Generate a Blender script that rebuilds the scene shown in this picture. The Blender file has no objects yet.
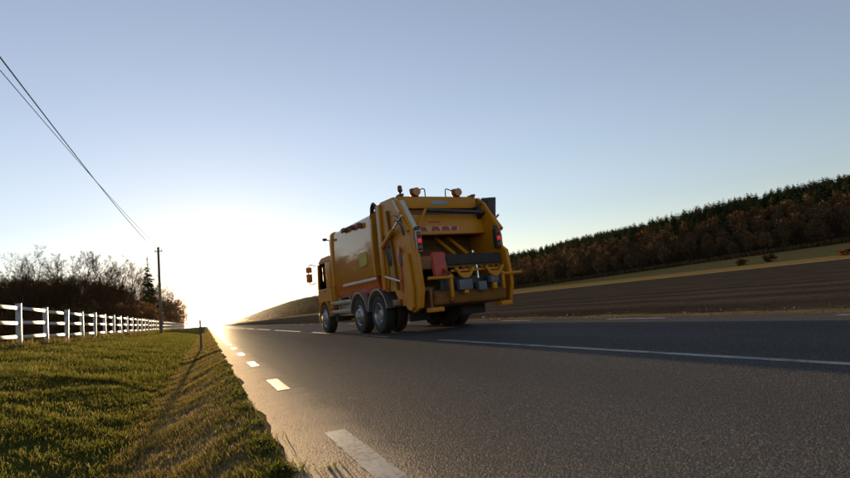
import bpy, bmesh, math, random
import numpy as np
from mathutils import Vector, Matrix
random.seed(7); RNG = np.random.default_rng(11)
S = bpy.context.scene
COL = S.collection
R = math.radians

# ------------------------------------------------------------------ camera
CAM_H, YAW, PIT, ROL, FPX = 0.6161, 0.3938, 0.1206, 0.0984, 539.44
fw = Vector((math.sin(YAW)*math.cos(PIT), math.cos(YAW)*math.cos(PIT), math.sin(PIT)))
r0 = Vector((math.cos(YAW), -math.sin(YAW), 0)); u0 = r0.cross(fw)
rt = r0*math.cos(ROL) - u0*math.sin(ROL); up = r0*math.sin(ROL) + u0*math.cos(ROL)
cd = bpy.data.cameras.new('camera'); cam = bpy.data.objects.new('camera', cd); COL.objects.link(cam)
cam.matrix_world = Matrix(((rt.x, up.x, -fw.x, 0), (rt.y, up.y, -fw.y, 0), (rt.z, up.z, -fw.z, CAM_H), (0, 0, 0, 1)))
cd.sensor_width = 36; cd.lens = FPX/850*36; cd.clip_start = 0.05; cd.clip_end = 30000
cd.dof.use_dof = True; cd.dof.focus_distance = 5.5; cd.dof.aperture_fstop = 3.2
S.camera = cam

# ------------------------------------------------------------------ light
SUN_EL, SUN_AZ = R(3.2), R(0.9)
world = bpy.data.worlds.new('World'); S.world = world; world.use_nodes = True
wn = world.node_tree; wn.nodes.clear()
sky = wn.nodes.new('ShaderNodeTexSky'); sky.sky_type = 'NISHITA'; sky.sun_disc = False
sky.sun_elevation = SUN_EL; sky.sun_rotation = SUN_AZ
sky.altitude = 0; sky.air_density = 1.1; sky.dust_density = 0.13; sky.ozone_density = 2.5
bg = wn.nodes.new('ShaderNodeBackground'); bg.inputs['Strength'].default_value = 0.104
wo = wn.nodes.new('ShaderNodeOutputWorld')
hsv = wn.nodes.new('ShaderNodeHueSaturation'); hsv.inputs['Saturation'].default_value = 0.62
gain = wn.nodes.new('ShaderNodeVectorMath'); gain.operation = 'MULTIPLY'; gain.inputs[1].default_value = (1.02, 0.975, 1.035)   # white balance of the whole sky
wn.links.new(sky.outputs[0], hsv.inputs['Color']); wn.links.new(hsv.outputs[0], gain.inputs[0]); wn.links.new(gain.outputs[0], bg.inputs[0]); wn.links.new(bg.outputs[0], wo.inputs[0])
sd = bpy.data.lights.new('sun', 'SUN'); sd.energy = 5.0; sd.angle = R(0.55); sd.color = (1.0, 0.70, 0.38)
sun = bpy.data.objects.new('sun', sd); COL.objects.link(sun)
sdir = Vector((math.sin(SUN_AZ)*math.cos(SUN_EL), math.cos(SUN_AZ)*math.cos(SUN_EL), math.sin(SUN_EL)))
sun.rotation_euler = (-sdir).to_track_quat('-Z', 'Y').to_euler(); sun.location = sdir*50
S.view_settings.view_transform = 'Standard'; S.view_settings.look = 'None'
S.view_settings.exposure = 1.78; S.view_settings.gamma = 1.0
S.cycles.use_denoising = True
S.cycles.max_bounces = 8; S.cycles.transparent_max_bounces = 12; S.cycles.volume_bounces = 0
S.cycles.sample_clamp_indirect = 4.0

# ------------------------------------------------------------------ helpers
def nt(name):
    m = bpy.data.materials.new(name); m.use_nodes = True
    t = m.node_tree; b = t.nodes['Principled BSDF']
    return m, t, b
def node(t, kind, **kw):
    n = t.nodes.new(kind)
    for k, v in kw.items():
        if k in n.inputs: n.inputs[k].default_value = v
        else: setattr(n, k, v)
    return n
def ramp(t, src, stops):
    r = t.nodes.new('ShaderNodeValToRGB'); e = r.color_ramp.elements
    while len(e) < len(stops): e.new(0.5)
    for el, (p, c) in zip(e, stops): el.position = p; el.color = (*c, 1)
    t.links.new(src, r.inputs[0]); return r.outputs[0]
def noise(t, scale, detail=4, rough=0.55, vec=None, dist=0.0):
    n = node(t, 'ShaderNodeTexNoise'); n.inputs['Scale'].default_value = scale
    n.inputs['Detail'].default_value = detail; n.inputs['Roughness'].default_value = rough; n.inputs['Distortion'].default_value = dist
    if vec is not None: t.links.new(vec, n.inputs['Vector'])
    return n.outputs['Fac']
def coords(t, scale=(1, 1, 1), world_space=True):
    if world_space: src = t.nodes.new('ShaderNodeNewGeometry').outputs['Position']
    else: src = t.nodes.new('ShaderNodeTexCoord').outputs['Object']
    m = t.nodes.new('ShaderNodeMapping'); m.inputs['Scale'].default_value = scale
    t.links.new(src, m.inputs['Vector']); return m.outputs[0]
def mixc(t, fac, a, b, mode='MIX'):
    m = t.nodes.new('ShaderNodeMix'); m.data_type = 'RGBA'; m.blend_type = mode
    for sock, v in ((0, fac), (6, a), (7, b)):
        if hasattr(v, 'links'): t.links.new(v, m.inputs[sock])
        elif isinstance(v, tuple): m.inputs[sock].default_value = (*v, 1)
        else: m.inputs[sock].default_value = v
    return m.outputs[2]
def bump(t, b, h, strength, dist):
    n = t.nodes.new('ShaderNodeBump'); n.inputs['Strength'].default_value = strength; n.inputs['Distance'].default_value = dist
    t.links.new(h, n.inputs['Height']); t.links.new(n.outputs[0], b.inputs['Normal']); return n
def mathn(t, op, a, b=None):
    n = t.nodes.new('ShaderNodeMath'); n.operation = op
    for i, v in enumerate((a, b)):
        if v is None: continue
        if hasattr(v, 'links'): t.links.new(v, n.inputs[i])
        else: n.inputs[i].default_value = v
    return n.outputs[0]

def paint(name, col, rough=0.35, dirt=0.25, metal=0.0, coat=0.0, dirtcol=(0.06, 0.045, 0.03), scale=3.0):
    m, t, b = nt(name); v = coords(t, (1, 1, 1), False)
    n = noise(t, scale, 6, 0.65, v); n2 = noise(t, scale*9, 3, 0.6, v)
    f = mathn(t, 'MULTIPLY', mathn(t, 'ADD', mathn(t, 'SUBTRACT', n, 0.42), mathn(t, 'MULTIPLY', n2, 0.25)), dirt*3)
    c = t.nodes.new('ShaderNodeClamp'); t.links.new(f, c.inputs[0]); c.inputs[2].default_value = 0.85
    t.links.new(mixc(t, c.outputs[0], col, dirtcol), b.inputs['Base Color'])
    t.links.new(mathn(t, 'ADD', mathn(t, 'MULTIPLY', n2, 0.22), rough - 0.08), b.inputs['Roughness'])
    b.inputs['Metallic'].default_value = metal; b.inputs['Coat Weight'].default_value = coat; b.inputs['Coat Roughness'].default_value = 0.06
    return m
def leafy(name, c0, c1, trans=0.3, rough=0.75, attr='tint'):
    m = bpy.data.materials.new(name); m.use_nodes = True; t = m.node_tree; b = t.nodes['Principled BSDF']; out = t.nodes['Material Output']
    a = t.nodes.new('ShaderNodeAttribute'); a.attribute_name = attr
    o = t.nodes.new('ShaderNodeObjectInfo')
    f = mathn(t, 'FRACT', mathn(t, 'ADD', a.outputs['Fac'], o.outputs['Random']))
    c = mixc(t, f, c0, c1)
    t.links.new(c, b.inputs['Base Color']); b.inputs['Roughness'].default_value = rough; b.inputs['Specular IOR Level'].default_value = 0.0
    if trans > 0:
        tr = t.nodes.new('ShaderNodeBsdfTranslucent'); t.links.new(c, tr.inputs[0])
        mx = t.nodes.new('ShaderNodeMixShader'); mx.inputs[0].default_value = trans
        t.links.new(b.outputs[0], mx.inputs[1]); t.links.new(tr.outputs[0], mx.inputs[2]); t.links.new(mx.outputs[0], out.inputs[0])
    return m

def mesh_np(name, V, F, mat=None, tint=None, smooth=False):
    V = np.asarray(V, dtype=np.float32); F = np.asarray(F, dtype=np.int32); k = F.shape[1]
    me = bpy.data.meshes.new(name); me.vertices.add(len(V)); me.vertices.foreach_set('co', V.ravel())
    me.loops.add(F.size); me.loops.foreach_set('vertex_index', F.ravel()); me.polygons.add(len(F))
    me.polygons.foreach_set('loop_start', np.arange(0, F.size, k, dtype=np.int32))
    me.polygons.foreach_set('loop_total', np.full(len(F), k, dtype=np.int32))
    if smooth: me.polygons.foreach_set('use_smooth', np.ones(len(F), dtype=bool))
    me.update(calc_edges=True)
    if tint is not None:
        a = me.attributes.new('tint', 'FLOAT', 'POINT'); a.data.foreach_set('value', np.asarray(tint, dtype=np.float32))
    if mat: me.materials.append(mat)
    return me
def link(name, me, parent=None, **props):
    o = bpy.data.objects.new(name, me); COL.objects.link(o)
    if parent: o.parent = parent
    for k, v in props.items(): o[k] = v
    return o
def empty(name, loc, rz=0, label=None, cat=None, group=None):
    o = link(name, None); o.location = loc; o.rotation_euler = (0, 0, rz); o.empty_display_size = 0.2
    tag(o, label, cat, group); return o
def tag(o, label=None, cat=None, group=None, kind=None):
    for k, v in (('label', label), ('category', cat), ('group', group), ('kind', kind)):
        if v: o[k] = v
    return o

class MB:
    """collects boxes, prisms, tubes and lathes and links them as ONE mesh object"""
    def __init__(s): s.bm = bmesh.new()
    def _merge(s, b2, M=None):
        if M is not None: bmesh.ops.transform(b2, matrix=M, verts=b2.verts)
        me = bpy.data.meshes.new('t'); b2.to_mesh(me); b2.free(); s.bm.from_mesh(me); bpy.data.meshes.remove(me)
    def box(s, a0, a1, b0, b1, z0, z1, bev=0.012, M=None):
        b2 = bmesh.new(); bmesh.ops.create_cube(b2, size=1)
        bmesh.ops.transform(b2, matrix=Matrix.Translation(((a0+a1)/2, (b0+b1)/2, (z0+z1)/2)) @ Matrix.Diagonal((a1-a0, b1-b0, z1-z0, 1)), verts=b2.verts)
        if bev: bmesh.ops.bevel(b2, geom=b2.edges[:], offset=min(bev, 0.4*min(a1-a0, b1-b0, z1-z0)), segments=2, affect='EDGES', profile=0.6)
        s._merge(b2, M); return s
    def prism(s, pts, x0, x1, axis='x', bev=0.0):
        """polygon extruded along an axis; pts are (y,z) for x, (x,z) for y, (x,y) for z"""
        b2 = bmesh.new()
        def P(p, e): return {'x': (e, p[0], p[1]), 'y': (p[0], e, p[1]), 'z': (p[0], p[1], e)}[axis]
        A = [b2.verts.new(P(p, x0)) for p in pts]; B = [b2.verts.new(P(p, x1)) for p in pts]
        b2.faces.new(A); b2.faces.new(B[::-1]); n = len(pts)
        for i in range(n): b2.faces.new((A[i], B[i], B[(i+1) % n], A[(i+1) % n]))
        bmesh.ops.recalc_face_normals(b2, faces=b2.faces)
        if bev: bmesh.ops.bevel(b2, geom=b2.edges[:], offset=bev, segments=2, affect='EDGES')
        s._merge(b2); return s
    def tube(s, pts, r, n=10, closed=True):
        pts = [Vector(p) for p in pts]; b2 = bmesh.new(); rings = []
        if 4 <= len(pts) < 12:      # Catmull-Rom through the points
            q = []; r0_ = r if isinstance(r, (list, tuple)) else [r]*len(pts); r2 = []
            for i in range(len(pts)-1):
                p0, p1, p2, p3 = pts[max(i-1, 0)], pts[i], pts[i+1], pts[min(i+2, len(pts)-1)]
                for k in range(5):
                    u = k/5; q.append(0.5*((2*p1)+(p2-p0)*u+(2*p0-5*p1+4*p2-p3)*u*u+(3*p1-p0-3*p2+p3)*u**3)); r2.append(r0_[i]*(1-u)+r0_[i+1]*u)
            pts = q+[pts[-1]]; r = r2+[r0_[-1]]
        rr = r if isinstance(r, (list, tuple)) else [r]*len(pts)
        ref = Vector((0.31, 0.17, 0.93)).normalized()
        for i, p in enumerate(pts):
            d = (pts[min(i+1, len(pts)-1)] - pts[max(i-1, 0)]).normalized()
            a = d.cross(ref); a = a.normalized() if a.length > 1e-3 else d.orthogonal().normalized()
            c = d.cross(a)
            rings.append([b2.verts.new(p + (a*math.cos(2*math.pi*k/n) + c*math.sin(2*math.pi*k/n))*rr[i]) for k in range(n)])
        for i in range(len(rings)-1):
            for k in range(n):
                f = b2.faces.new((rings[i][k], rings[i][(k+1) % n], rings[i+1][(k+1) % n], rings[i+1][k])); f.smooth = n > 6
        if closed: b2.faces.new(rings[0][::-1]); b2.faces.new(rings[-1])
        s._merge(b2); return s
    def lathe(s, prof, M, n=40):
        """profile of (radius, height) turned about local z, placed by M"""
        b2 = bmesh.new(); rings = []
        for (r_, h_) in prof:
            rings.append([b2.verts.new((r_*math.cos(2*math.pi*k/n), r_*math.sin(2*math.pi*k/n), h_)) for k in range(n)] if r_ > 1e-5 else [b2.verts.new((0, 0, h_))])
        for A, B in zip(rings, rings[1:]):
            for k in range(n):
                k2 = (k+1) % n
                if len(A) == 1 and len(B) == 1: continue
                if len(A) == 1: f = b2.faces.new((A[0], B[k], B[k2]))
                elif len(B) == 1: f = b2.faces.new((A[k], B[0], A[k2]))
                else: f = b2.faces.new((A[k], B[k], B[k2], A[k2]))
                f.smooth = True
        bmesh.ops.recalc_face_normals(b2, faces=b2.faces)
        s._merge(b2, M); return s
    def build(s, name, mat, parent=None, sharp=35, **props):
        me = bpy.data.meshes.new(name); s.bm.to_mesh(me); s.bm.free()
        if sharp:
            for p in me.polygons: p.use_smooth = True
            try: me.set_sharp_from_angle(angle=R(sharp))
            except Exception: pass
        me.materials.append(mat); return link(name, me, parent, **props)

def vn(x, y, s=0):
    """cheap smooth value noise from sines, about -1..1"""
    return (np.sin(x*1.0+1.3+s)*np.cos(y*1.1+0.7*s) + 0.6*np.sin(x*2.3-y*1.7+2.1*s) + 0.4*np.cos(x*3.9+y*4.3+s*3))/2.0

# ------------------------------------------------------------------ the land
XS_L = np.array([-2600, -1500, -300, -60, -20, -9, -6.2, -5.2, -4, -2.5, -1.3, -0.85, -0.55, -0.3, 0.0, 0.2, 0.36])
ZS_L = np.array([20, 12, 3.0, 1.1, 0.75, 0.6, 0.56, 0.53, 0.42, 0.19, -0.05, -0.17, -0.22, -0.17, -0.06, -0.004, -0.002])
def foot(y): return 212 - 30*np.clip((y-100)/160, 0, 1) + 8*np.sin(y/70)
def zl(x, y):
    return np.interp(x, XS_L, ZS_L) + np.where(x < -0.6, 0.012*vn(x*2.1, y*1.7) + 0.02*vn(x*.6, y*.5, 3)*np.clip((-x-.6)/2, 0, 1), 0.006*vn(x*5, y*3)*np.clip((.2-x)*4, 0, 1))
def zr(x, y):
    z = np.interp(x, [7.4, 7.7, 8.5, 9.2, 12, 60, 150], [-0.01, -0.03, -0.13, -0.10, -0.04, 0.45, 1.75])
    z = z + np.where((x > 8.8) & (x < 140), 0.02*vn(x*1.3, y*1.1), 0)
    f = foot(y)
    t = np.clip((x-150)/(f-150), 0, 1); zf = np.interp(y, [-200, 120, 260, 900], [8.4, 8.0, 5.0, 5.2])
    z = np.where(x > 150, 1.75 + (zf-1.75)*t**1.25, z)
    crest = np.interp(y, [-300, 700, 1600, 2300, 3600, 5200, 9000], [49, 49, 53, 70, 60, 14, 10]) + 2.5*vn(y/90, x/200) + 1.6*np.sin(y/37)
    t2 = np.clip((x-f)/(410-f), 0, 1)
    z = np.where(x > f, zf + (crest-zf)*np.sin(t2*math.pi/2)**1.15 + 1.5*vn(x/30, y/40)*t2, z)
    z = np.where(x > 410, z - (x-410)*0.02, z)
    return np.maximum(z, -0.2)
YS = np.concatenate([np.arange(-40, -2, 2.0), np.arange(-2, 14, 0.2), np.arange(14, 60, 1.0), np.arange(60, 300, 6), np.arange(300, 1500, 30), np.arange(1500, 6001, 150)])
def sheet(name, xs, ys, zf, mat, dz=0.0, jag=None, **props):
    X, Y = np.meshgrid(xs, ys); X = X.astype(float)
    if jag is not None: X = jag(X, Y)
    Z = zf(X, Y) + dz; n, m = X.shape
    V = np.stack([X, Y, Z], -1).reshape(-1, 3); i = np.arange(n*m).reshape(n, m)
    F = np.stack([i[:-1, :-1], i[:-1, 1:], i[1:, 1:], i[1:, :-1]], -1).reshape(-1, 4)
    return link(name, mesh_np(name, V, F, mat, smooth=True), **props)

# soil under the grass
def mat_turf(name, c0, c1, c2, bs=0.5):
    m, t, b = nt(name); v = coords(t)
    n = noise(t, 1.3, 6, 0.65, v); n2 = noise(t, 28, 4, 0.7, v); n3 = noise(t, 140, 2, 0.6, v)
    s = mathn(t, 'ADD', mathn(t, 'MULTIPLY', n, 0.6), mathn(t, 'MULTIPLY', n2, 0.4))
    t.links.new(ramp(t, s, [(0.32, c0), (0.5, c1), (0.68, c2)]), b.inputs['Base Color'])
    b.inputs['Roughness'].default_value = 1.0; b.inputs['Specular IOR Level'].default_value = 0.0
    bump(t, b, mathn(t, 'ADD', n2, mathn(t, 'MULTIPLY', n3, 0.5)), bs, 0.04); return m
M_turf = mat_turf('turf', (0.030, 0.036, 0.010), (0.050, 0.058, 0.014), (0.085, 0.075, 0.025))
M_verge = mat_turf('dry_verge', (0.085, 0.064, 0.032), (0.135, 0.102, 0.055), (0.20, 0.152, 0.088))
M_meadow = mat_turf('meadow_turf', (0.13, 0.090, 0.028), (0.20, 0.138, 0.048), (0.30, 0.21, 0.09), 0.2)
M_stub = mat_turf('stubble', (0.16, 0.12, 0.05), (0.26, 0.20, 0.09), (0.36, 0.28, 0.14), 0.2)
M_hill = mat_turf('forest_floor', (0.018, 0.014, 0.008), (0.03, 0.022, 0.012), (0.05, 0.035, 0.018), 0.2)
xl = np.unique(np.concatenate([XS_L[XS_L < -20], np.linspace(-20, -6.2, 14), np.linspace(-6.2, -0.45, 60)]))
sheet('grass_field', xl, YS, zl, M_turf, kind='structure')
edge = lambda Y: 0.30 + 0.022*np.sin(Y*2.3) + 0.016*np.sin(Y*5.1+1) + 0.01*np.sin(Y*11.7)
def jagL(X, Y): return np.where(X > 0.25, edge(Y)+np.where(X > .4, .08, 0), X)
sheet('grass_verge', np.array([-0.45, -0.3, -0.15, 0.0, 0.1, 0.2, 0.3, 0.45]), YS, zl, M_verge, jag=jagL, kind='structure')

# field, meadow, hillside
m, t, b = nt('ploughed_soil'); v = coords(t)
fur = node(t, 'ShaderNodeTexWave', wave_type='BANDS', bands_direction='X'); fur.inputs['Scale'].default_value = 0.55; fur.inputs['Distortion'].default_value = 2.5; fur.inputs['Detail'].default_value = 3; t.links.new(v, fur.inputs['Vector'])
n1 = noise(t, 0.12, 5, 0.6, v); n2 = noise(t, 5, 6, 0.7, v)
s = mathn(t, 'ADD', mathn(t, 'MULTIPLY', n2, 0.45), mathn(t, 'MULTIPLY', n1, 0.35))
fur2 = node(t, 'ShaderNodeTexWave', wave_type='BANDS', bands_direction='X'); fur2.inputs['Scale'].default_value = 0.09; fur2.inputs['Distortion'].default_value = 4; fur2.inputs['Detail'].default_value = 4; t.links.new(coords(t, (1, .12, 1)), fur2.inputs['Vector'])
s = mathn(t, 'ADD', s, mathn(t, 'MULTIPLY', fur2.outputs['Fac'], 0.20))
t.links.new(ramp(t, s, [(0.3, (0.030, 0.025, 0.020)), (0.5, (0.052, 0.043, 0.034)), (0.72, (0.080, 0.067, 0.055))]), b.inputs['Base Color'])
b.inputs['Roughness'].default_value = 1.0; b.inputs['Specular IOR Level'].default_value = 0.0
bump(t, b, mathn(t, 'ADD', n2, mathn(t, 'MULTIPLY', fur.outputs['Fac'], 0.5)), 0.7, 0.12); M_soil = m
xv = np.array([7.40, 7.6, 7.9, 8.3, 8.8, 9.4])
sheet('road_verge', xv, YS, zr, M_verge, kind='structure')
sheet('ploughed_field', np.concatenate([np.linspace(9.4, 30, 26), np.linspace(32, 140, 30)]), YS, zr, M_soil, kind='structure')
YF = np.concatenate([np.arange(-300, 600, 12.0), np.arange(600, 1500, 30), np.arange(1500, 6001, 100)])
def jagM(X, Y): return 153.4 + (X-153.4)/(56.6)*(foot(Y)-153.4)
sheet('stubble_strip', np.linspace(140, 153.4, 4), YF, zr, M_stub, kind='structure')
sheet('meadow', np.linspace(153.4, 210, 10), YF, zr, M_meadow, jag=jagM, kind='structure')
def jagH(X, Y): return np.where(X <= 410, foot(Y) + (X-210)/200.0*(410-foot(Y)), X)
sheet('hillside', np.concatenate([np.linspace(210, 410, 24), [440, 600, 1200, 2600]]), YF, zr, M_hill, jag=jagH, kind='structure')
sheet('ground', np.linspace(-2600, 2600, 14), np.linspace(-350, 6000, 14), lambda X, Y: 0*X-0.6, M_hill, kind='structure')
YN = np.array([-300., -40.]); sheet('ploughed_field', np.linspace(9.4, 150, 12), YN, zr, M_soil, kind='structure')

# ------------------------------------------------------------------ road
m, t, b = nt('asphalt'); v = coords(t)
vo = node(t, 'ShaderNodeTexVoronoi'); vo.inputs['Scale'].default_value = 135; t.links.new(v, vo.inputs['Vector'])
vo2 = node(t, 'ShaderNodeTexVoronoi'); vo2.inputs['Scale'].default_value = 300; t.links.new(v, vo2.inputs['Vector'])
sep = t.nodes.new('ShaderNodeSeparateColor'); t.links.new(vo.outputs['Color'], sep.inputs[0])
stone = ramp(t, sep.outputs[0], [(0.0, (0.012, 0.011, 0.010)), (0.45, (0.034, 0.029, 0.024)), (0.75, (0.064, 0.054, 0.045)), (0.9, (0.13, 0.113, 0.096)), (1.0, (0.32, 0.285, 0.24))])
crack = ramp(t, vo.outputs['Distance'], [(0.30, (1, 1, 1)), (0.75, (0.25, 0.25, 0.25))])
c = mixc(t, 1.0, stone, crack, 'MULTIPLY')
big = noise(t, 0.5, 5, 0.6, coords(t, (1.4, 0.25, 1)))
c = mixc(t, ramp(t, big, [(0.4, (0, 0, 0)), (0.75, (0.3, 0.3, 0.3))]), c, (0.048, 0.043, 0.038))
wp = t.nodes.new('ShaderNodeTexWave'); wp.wave_type = 'BANDS'; wp.bands_direction = 'X'; wp.inputs['Scale'].default_value = 0.18; wp.inputs['Distortion'].default_value = 1.2; wp.inputs['Detail'].default_value = 2; wp.inputs['Phase Offset'].default_value = 1.0
t.links.new(coords(t, (1, .06, 1)), wp.inputs['Vector'])
c = mixc(t, ramp(t, wp.outputs['Fac'], [(0.3, (0, 0, 0)), (1.0, (0.45, 0.45, 0.45))]), c, mixc(t, 1.0, c, (0.45, 0.44, 0.43), 'MULTIPLY'))
blot = noise(t, 1.7, 4, .6, coords(t, (1, .5, 1)))
c = mixc(t, ramp(t, blot, [(0.60, (0, 0, 0)), (0.72, (0.5, 0.5, 0.5))]), c, mixc(t, 1.0, c, (0.5, 0.48, 0.46), 'MULTIPLY'))
# dust and sand swept against the left edge
px = t.nodes.new('ShaderNodeSeparateXYZ'); t.links.new(t.nodes.new('ShaderNodeNewGeometry').outputs['Position'], px.inputs[0])
ed = mathn(t, 'ADD', px.outputs[0], mathn(t, 'MULTIPLY', mathn(t, 'SUBTRACT', noise(t, 2.2, 2, 0.5, v), 0.5), 0.30))
mr = t.nodes.new('ShaderNodeMapRange'); mr.inputs[1].default_value = 0.36; mr.inputs[2].default_value = 0.78; mr.inputs[3].default_value = 0.98; mr.inputs[4].default_value = 0.0
t.links.new(ed, mr.inputs[0])
sand = ramp(t, noise(t, 60, 4, 0.7, v), [(0.3, (0.24, 0.17, 0.105)), (0.6, (0.38, 0.275, 0.18)), (0.8, (0.50, 0.39, 0.28))])
c = mixc(t, mr.outputs[0], c, sand)
t.links.new(c, b.inputs['Base Color'])
b.inputs['Specular IOR Level'].default_value = 0.08
t.links.new(mathn(t, 'ADD', mathn(t, 'MULTIPLY', sep.outputs[1], 0.25), 0.52), b.inputs['Roughness'])
t.links.new(mathn(t, 'MULTIPLY', mathn(t, 'SUBTRACT', 1.0, mr.outputs[0]), 0.10), b.inputs['Specular IOR Level'])
hh = mathn(t, 'SUBTRACT', mathn(t, 'MULTIPLY', sep.outputs[2], 0.4), vo.outputs['Distance'])
hh = mathn(t, 'ADD', hh, mathn(t, 'MULTIPLY', vo2.outputs['Distance'], -0.3))
hh = mathn(t, 'ADD', hh, mathn(t, 'MULTIPLY', mathn(t, 'MULTIPLY', mr.outputs[0], noise(t, 70, 5, .7, v)), 1.2))
bn = bump(t, b, hh, 0.7, 0.0068); t.links.new(mathn(t, 'SUBTRACT', 0.7, mathn(t, 'MULTIPLY', mr.outputs[0], 0.05)), bn.inputs['Strength']); M_asph = m
dif = t.nodes.new('ShaderNodeBsdfDiffuse'); glo = t.nodes.new('ShaderNodeBsdfGlossy'); mxs = t.nodes.new('ShaderNodeMixShader')
t.links.new(c, dif.inputs['Color']); dif.inputs['Roughness'].default_value = 0.6; t.links.new(mathn(t, 'ADD', mathn(t, 'MULTIPLY', mr.outputs[0], 0.16), 0.52), glo.inputs['Roughness']); t.links.new(mixc(t, mr.outputs[0], (1.0, .98, .95), (1.0, .90, .76)), glo.inputs['Color'])
for q in (dif, glo): t.links.new(bn.outputs[0], q.inputs['Normal'])
t.links.new(mathn(t, 'ADD', mathn(t, 'MULTIPLY', mr.outputs[0], 0.05), 0.058), mxs.inputs[0])
t.links.new(dif.outputs[0], mxs.inputs[1]); t.links.new(glo.outputs[0], mxs.inputs[2]); t.links.new(mxs.outputs[0], t.nodes['Material Output'].inputs[0])
def jagR(X, Y): return np.where(X < 0.4, edge(Y) + 0.0, X)
sheet('road', np.array([0.33, 0.7, 1.5, 3.6, 5.5, 7.0, 7.47]), YS, lambda X, Y: 0*X, M_asph, jag=jagR, kind='structure')

m, t, b = nt('road_paint'); v = coords(t)
n = noise(t, 45, 5, 0.75, v); n2 = noise(t, 6, 4, 0.6, v)
f = mathn(t, 'ADD', mathn(t, 'MULTIPLY', n, 0.65), mathn(t, 'MULTIPLY', n2, 0.35))
t.links.new(ramp(t, f, [(0.40, (0.07, 0.065, 0.06)), (0.47, (0.28, 0.27, 0.25)), (0.7, (0.46, 0.445, 0.415))]), b.inputs['Base Color'])
b.inputs['Roughness'].default_value = 0.6; b.inputs['Specular IOR Level'].default_value = 0.06; bump(t, b, n, 0.4, 0.003); M_line = m
m, t, b = nt('worn_shaded_road_paint'); v = coords(t)  # centre line: wear, and dimming by the truck's shadow put into the grey
n = noise(t, 60, 5, 0.8, v); n2 = noise(t, 4, 4, 0.6, v)
f = mathn(t, 'ADD', mathn(t, 'MULTIPLY', n, 0.6), mathn(t, 'MULTIPLY', n2, 0.4))
t.links.new(ramp(t, f, [(0.40, (0.06, 0.056, 0.052)), (0.52, (0.30, 0.285, 0.26)), (0.7, (0.46, 0.44, 0.40))]), b.inputs['Base Color'])
b.inputs['Roughness'].default_value = 0.7; b.inputs['Specular IOR Level'].default_value = 0.15; bump(t, b, n, 0.5, 0.004); M_worn_shaded = m
def dash(x0, x1, y0, y1, name, mat=M_line, label=None, group=None):
    n = max(2, int((y1-y0)/0.06)); n = min(n, 160); ys = np.linspace(y0, y1, n)
    jl = RNG.normal(0, 0.0012, n); jr = RNG.normal(0, 0.0012, n)
    V = np.zeros((2*n, 3)); V[0::2, 0] = x0+jl; V[1::2, 0] = x1+jr; V[0::2, 1] = ys; V[1::2, 1] = ys; V[:, 2] = 0.0025
    V[:2, 1] += RNG.normal(0, .006, 2); V[-2:, 1] += RNG.normal(0, .006, 2)
    i = np.arange(0, 2*n-2, 2); F = np.stack([i, i+1, i+3, i+2], -1)
    return link(name, mesh_np(name, V, F, mat), kind='structure')
for k in range(-2, 120): dash(0.545, 0.655, 1.95+3.02*k, 2.95+3.02*k, 'edge_line_dash')
for k in range(0, 30): dash(3.59, 3.69, -0.6+12*k, 8.6+12*k, 'centre_line_dash', M_worn_shaded)
for k in range(-2, 70): dash(7.08, 7.19, 2.9+4.12*k, 4.32+4.12*k, 'edge_line_dash')

# loose grit along the left road edge
def grit(n):
    y = 1.3 + RNG.random(n)**2*9; x = edge(y) + 0.02 + np.abs(RNG.normal(0, 0.16, n)); r = RNG.uniform(0.0006, 0.0022, n)*(1+0.04*y)
    base = np.array([[1, 0, 0], [-1, 0, 0], [0, 1, 0], [0, -1, 0], [0, 0, 1], [0, 0, -1]], float)
    Fb = np.array([[0, 2, 4], [2, 1, 4], [1, 3, 4], [3, 0, 4], [2, 0, 5], [1, 2, 5], [3, 1, 5], [0, 3, 5]])
    B = base[None]*RNG.uniform(.6, 1.3, (n, 6, 1)); B = B*np.array([1, 1, .45]); V = B*r[:, None, None] + np.stack([x, y, r*.15], -1)[:, None]
    F = Fb[None] + (np.arange(n)*6)[:, None, None]
    return V.reshape(-1, 3), F.reshape(-1, 3), np.repeat(RNG.random(n), 6)
M_grit = leafy('grit', (0.12, 0.09, 0.06), (0.34, 0.27, 0.19), 0.0, 0.9)
V, F, tn = grit(2200); link('loose_grit', mesh_np('loose_grit', V, F, M_grit, tn), kind='stuff', label='loose sand and grit along the left edge of the asphalt', category='grit')

# ------------------------------------------------------------------ grass
def blades(x, y, z, hgt, wid, lean, segs):
    n = len(x); a = RNG.uniform(0, 2*math.pi, n); d = RNG.uniform(0, 2*math.pi, n)
    P = np.stack([x, y, z-0.004], -1); w = np.stack([np.cos(a), np.sin(a), 0*a], -1)*wid[:, None]*.5
    L = np.stack([np.cos(d), np.sin(d), 0*d], -1)*(lean*hgt)[:, None]; U = np.stack([0*a, 0*a, hgt], -1)
    if segs == 2:
        V = np.stack([P-w, P+w, P-w*.8+U*.6+L*.35, P+w*.8+U*.6+L*.35, P+U*(1-.25*lean[:, None])+L], 1)
        Fb = np.array([[0, 1, 3], [0, 3, 2], [2, 3, 4]]); k = 5
    else:
        V = np.stack([P-w, P+w, P+U+L], 1); Fb = np.array([[0, 1, 2]]); k = 3
    F = Fb[None] + (np.arange(n)*k)[:, None, None]
    return V.reshape(-1, 3), F.reshape(-1, 3), k
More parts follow.
